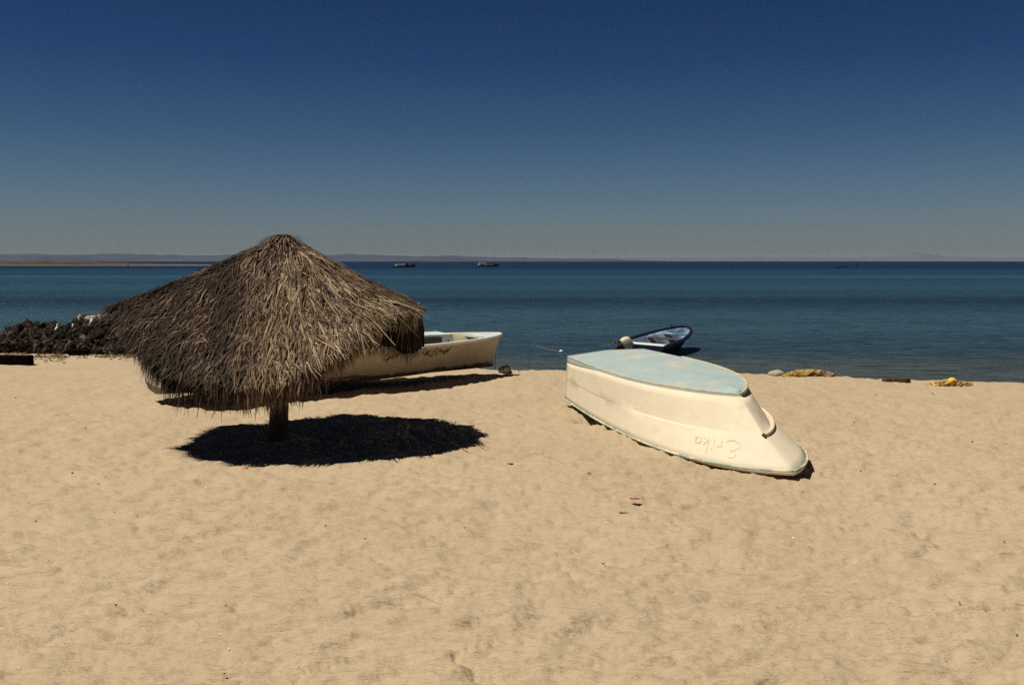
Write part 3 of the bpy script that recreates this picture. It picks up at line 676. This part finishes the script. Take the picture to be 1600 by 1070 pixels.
# ------------------------------------------------------------------ wrack, nets, litter
M_net = plain("yellow_net", (.68, .46, .12), .9, .4, 12, c2=(.30, .18, .06), thr=(.45, .6))
M_net2 = plain("tan_net", (.60, .42, .22), .9, .5, 9, c2=(.30, .13, .04), thr=(.5, .62))
M_netd = plain("brown_net", (.17, .09, .035), .9, .4, 12)
M_yel = plain("yellow_float", (.85, .52, .03), .45, .1, 8)
M_weed = plain("dry_seaweed", (.055, .03, .015), .9, .4, 16, c2=(.16, .10, .04))
M_weed2 = plain("dry_wrack", (.20, .13, .06), .9, .4, 16)
def tangle(name, x0, x1, y, zt, mat, parent, n_, seed, rad=.016, loc=(0, 0, 0)):
    r = random.Random(seed); mb = MB()
    for _ in range(n_):
        cx = r.uniform(x0, x1); rr = r.uniform(.04, .14); ph = r.uniform(0, 6.28); hh = zt * (1 - abs(2 * (cx - x0) / (x1 - x0) - 1) ** 2 * .6)
        P = []; tl_ = r.uniform(-.6, .6)
        for k in range(9):
            a = ph + k * r.uniform(.5, .8); P.append((cx + rr * 1.5 * math.cos(a), y + r.uniform(-.03, .03) + rr * math.sin(a), max(.012, hh * .5 + hh * .5 * math.sin(a * 1.3 + tl_))))
        mb.tube(P, r.uniform(.5, 1.1) * rad, 5)
    o = mb.build(name, mat, parent, True); return o
def pile(px0, px1, py_, h, label, seeds, flt=None):
    a = at(px0, py_, -.08); b_ = at(px1, py_, -.08); c = (a + b_) / 2; W = (b_ - a).length / 2
    e_ = empty("net_pile", (c.x, c.y, gz(c.x, c.y) - .01), label, "fishing net")
    tangle("mesh_heap", -W, W, 0, h, M_net2, e_, 30, seeds, .017)
    tangle("brown_cord", -W * .5, W * 1.02, .02, h * .75, M_netd, e_, 20, seeds + 1, .016)
    tangle("yellow_cord", -W * .95, W * .5, -.02, h * 1.05, M_net, e_, 22, seeds + 2, .018)
    return e_, c
e1, c1_ = pile(1232, 1292, 588, .15, "long tangled heap of yellow and brown net on the beach crest", 5)
e2, c2_ = pile(1458, 1508, 598, .115, "smaller tangled net heap holding a bright yellow float", 15)
o = lump("net_float", (.03, -.06, .12), (.085, .06, .06), M_yel, 7, .05); o.parent = e2
for p_ in o.data.polygons: p_.use_smooth = True
q = at(1215, 588, -.1); o = lump("pale_bundle", (q.x, q.y + .1, gz(q.x, q.y) + .03), (.18, .12, .085), M_pale, 3.3, .12)
for p_ in o.data.polygons: p_.use_smooth = True
tag(o, "pale rounded stone half sunk in sand at the left end of net heap", "rock")
q = at(1400, 594, -.1); mb = MB()
P = [(-.29, 0, .0), (-.22, -.05, .01), (-.05, -.07, .0), (.15, -.06, .01), (.29, -.01, .0), (.24, .06, .01), (0, .08, .0), (-.2, .06, .01)]
mb.add([(x, y, z + .045) for x, y, z in P] + [(x * 1.05, y * 1.1, -.04) for x, y, z in P], [tuple(range(8)), tuple(range(8, 16))[::-1]] + [(i, i + 8, (i + 1) % 8 + 8, (i + 1) % 8) for i in range(8)])
o = mb.build("driftwood_plank", M_weed, None, bevel=.008); o.location = (q.x, q.y, gz(q.x, q.y) + .02); tag(o, "flat dark driftwood plank on the beach crest between the two net heaps", "driftwood")
# loose wrack line by the breakwater
mb = MB(); r = random.Random(9)
for _ in range(260):
    px_ = r.choice([r.uniform(-5, 40), r.uniform(55, 105), r.uniform(160, 206), r.uniform(0, 210)]); py_ = r.gauss(555, 3.4) if px_ < 100 else r.gauss(555.5, 1.6)
    p_ = at(px_, py_, -.07); p_.z = gz(p_.x, p_.y) + .01; a = r.uniform(0, 6.28); ln_ = r.uniform(.04, .16)
    mb.tube([p_, p_ + Vector((math.cos(a) * ln_ / 2, math.sin(a) * ln_ / 2, r.uniform(.005, .035))), p_ + Vector((math.cos(a + .5) * ln_, math.sin(a + .5) * ln_, .004))], r.uniform(.005, .014), 5)
tag(mb.build("seaweed_wrack", M_weed2), "scattered strands of dry brown seaweed on sand before the rock heap", "seaweed", kind='stuff')

# small litter on the sand, each its own thing
M_orange = plain("orange_peel", (.75, .16, .02), .6, .2, 20); M_leaf = plain("dead_leaf", (.26, .15, .09), .8, .3, 20)
M_leafr = plain("red_leaf", (.34, .12, .06), .8, .3, 20); M_peb = plain("brown_pebble", (.14, .10, .07), .8, .3, 20); M_shell = plain("white_shell", (.78, .74, .66), .6, .1, 20)
def leaf(px_, py_, wpx, mat, label, cat="leaf", name="dead_leaf", rz=0., grp=None):
    p_ = at(px_, py_, 0); p_.z = gz(p_.x, p_.y); p_ = at(px_, py_, p_.z); w_ = wpx * .72 * p_.y / FPX; tw_ = .07 if name == 'twig' else .22
    V, F = [], []; n_ = 9
    for i in range(n_):
        t = i / (n_ - 1); hw = w_ * tw_ * math.sin(math.pi * t) ** .7 + .001
        for s in (-1, 0, 1): V.append(((t - .5) * w_, s * hw, -.002 + .2 * w_ * (t - .5) ** 2 * .8 + (.006 + .15 * hw) * abs(s)))
    for i in range(n_ - 1):
        for j in (0, 1): a = i * 3 + j; F.append((a, a + 3, a + 4, a + 1))
    o = mesh(name, V, F, mat); o.modifiers.new('s', 'SOLIDIFY').thickness = .004; o.location = p_; o.rotation_euler = (0, 0, rz); tag(o, label, cat, grp); return o
def peb(px_, py_, wpx, mat, label, cat, name, grp=None, sd=1.0, flat=.6):
    p_ = at(px_, py_, 0); p_.z = gz(p_.x, p_.y); p_ = at(px_, py_, p_.z); w_ = wpx * p_.y / FPX / 2
    o = lump(name, p_ + Vector((0, 0, w_ * .2)), (w_, w_ * .8, w_ * flat), mat, sd, .2, 2); tag(o, label, cat, grp); return o
peb(383, 732, 9, M_orange, "bright orange peel piece on the sand just below the sunshade's shadow", "fruit peel", "orange_peel", flat=.5)
peb(352, 946, 6, M_orange, "tiny orange scrap alone on the foreground sand at lower left", "scrap", "orange_scrap")
leaf(992, 779, 22, M_leafr, "long reddish brown leaf on the sand below the overturned boat", rz=-.05)
leaf(975, 801, 20, M_peb, "thin curved grey twig below the long reddish leaf", "twig", "twig", -.15)
leaf(920, 739, 9, M_leafr, "dark red leaf scrap left of two others below the overturned boat")
leaf(938, 735, 11, M_leaf, "dull brown leaf scrap beside the dark red one below the boat", rz=.2)
leaf(790, 641, 11, M_leafr, "small reddish leaf on sand right of the white skiff's shadow", rz=.1)
leaf(822, 655, 11, M_leaf, "dark curled leaf on sand between the two big boats", rz=.4)
leaf(838, 641, 9, M_leaf, "narrow brown leaf nearest the overturned boat's left end", rz=.2)
leaf(797, 724, 13, M_leaf, "pale brown leaf just right of the sunshade's shadow", rz=-.2)
leaf(943, 880, 6, M_leaf, "small dark leaf alone in the middle of the foreground sand", rz=.5)
leaf(1165, 768, 6, M_leaf, "tiny leaf scrap on sand below the overturned boat's bow", rz=.7)
leaf(240, 760, 13, M_peb, "thin brown twig on the sand left of the sunshade's shadow", "twig", "twig", .1)
r = random.Random(5)
for k in range(46):
    px_ = r.uniform(10, 1590); py_ = r.uniform(600, 1060)
    if 240 < px_ < 760 and py_ < 740 or 870 < px_ < 1290 and py_ < 760: continue
    peb(px_, py_, r.uniform(2.2, 4.2), M_peb, "tiny brown pebble lying on the open sand", "pebble", "pebble", "brown pebbles scattered on the sand", k + .3)
for k, (px_, py_) in enumerate([(322, 762), (336, 765), (345, 990), (358, 1014), (30, 1043), (8, 727), (360, 757), (470, 880), (1115, 708), (1240, 840)]):
    if px_ == 1115: continue
    peb(px_, py_, 4, M_shell, "tiny white shell fragment lying on the open sand", "shell", "shell_fragment", "white shell fragments on the sand", k + .7)

# ------------------------------------------------------------------ boats and marks far out
def hullmesh(Lf, B, H, sheer):
    return Hull(Lf, [lambda t: (t * Lf * .9, 0, -.4), lambda t: (t * Lf * .92, fb(t, B * .8, 2.5, .9), 0.0), lambda t: (t * Lf, fb(t, B, 2.8, .7), H + sheer * t ** 2.2)])
M_fw = plain("boat_white", (.62, .60, .58), .6, .2, 1); M_fd = plain("boat_dark", (.02, .025, .03), .6, .3, 1); M_fo = plain("boat_ochre", (.20, .13, .05), .6, .3, 1)
def farboat(px0, px1, py_, label, mh, mc, cabs, masts, H, sheer=.5):
    a = at(px0, py_, SEAZ); b_ = at(px1, py_, SEAZ); Lf = (b_ - a).length
    r0 = empty("fishing_boat", a, label, "boat"); r0.rotation_euler = (0, 0, .05)
    h = hullmesh(Lf, Lf * .16, H, sheer); h.skin("hull", 0, 2, mh, r0, .08, 20, 2); h.transom("transom", mh, r0)
    d = MB(); d.box((Lf * .42, 0, H * .85), (Lf * .8, Lf * .25, .1)); d.build("deck", mc, r0)
    for (x, w_, hh, mt) in cabs:
        cb = MB(); cb.box((Lf * x, 0, H * .9 + hh / 2), (Lf * w_, Lf * .2, hh), taper=.9); c_ = cb.build("cabin", mt, r0, bevel=.05)
        wd = MB(); wd.box((Lf * x, -Lf * .1, H * .9 + hh * .66), (Lf * w_ * .7, .12, hh * .25)); wd.build("window", M_fd, c_)
    for (x, hh, rr_) in masts:
        mb = MB(); mb.tube([(Lf * x, 0, H * .8), (Lf * x, 0, hh)], [rr_, rr_ * .5], 6); mb.tube([(Lf * x, 0, hh * .35), (Lf * (x - .22), 0, hh * .45)], rr_ * .5, 5); mb.build("mast", M_peb if False else M_fo, r0)
    return r0
farboat(613, 650, 417.6, "white cabin boat anchored far out, just right of the sunshade's peak", M_fd, M_fd, [(.38, .55, .9, M_fw), (.60, .12, 1.5, M_fd)], [(.62, 3.6, .05)], .55, .9)
farboat(746, 781, 416.8, "ochre fishing boat with a tall mast anchored far out", M_fo, M_fd, [(.20, .34, 1.3, M_fw), (.8, .2, .9, M_fd)], [(.80, 7.2, .06), (.25, 3.2, .04)], .8, .8)
r3 = farboat(1304, 1324, 418.2, "tiny low dark skiff far out on the right side of the sea", M_fd, M_fo, [], [], .35, .25)
q = at(1338, 418.0, SEAZ); e_ = empty("channel_marker", q, "thin dark channel marker standing in the sea at the far right", "marker")
mb = MB(); mb.tube([(0, 0, -.5), (0, 0, 1.9)], .12, 6); mb.build("pole", M_fd, e_); mb = MB(); mb.box((0, 0, 1.7), (.6, .5, .8), taper=.5); mb.build("topmark", M_fd, e_)
q = at(200, 418.5, SEAZ); e_ = empty("channel_marker", q, "small dark marker buoy in the sea off the sandy spit at left", "marker")
mb = MB(); mb.tube([(0, 0, -.3), (0, 0, .5), (0, 0, 1.3)], [.35, .3, .05], 8); mb.build("buoy_body", M_fd, e_); mb = MB(); mb.box((0, 0, 1.25), (.3, .3, .4)); mb.build("topmark", M_fd, e_)

# ------------------------------------------------------------------ air
hz = MB(); hz.box((0, 9000, 60), (100000, 84000, 400)); 
m = bpy.data.materials.new("haze"); n, l = nodes(m); n.remove(n['Principled BSDF'])
pv = n.new("ShaderNodeVolumePrincipled"); pv.inputs['Color'].default_value = (.56, .68, .88, 1); pv.inputs['Density'].default_value = 1.4e-5; pv.inputs['Anisotropy'].default_value = .0
l.new(pv.outputs[0], n['Material Output'].inputs['Volume'])
tag(hz.build("haze", m), kind='stuff')
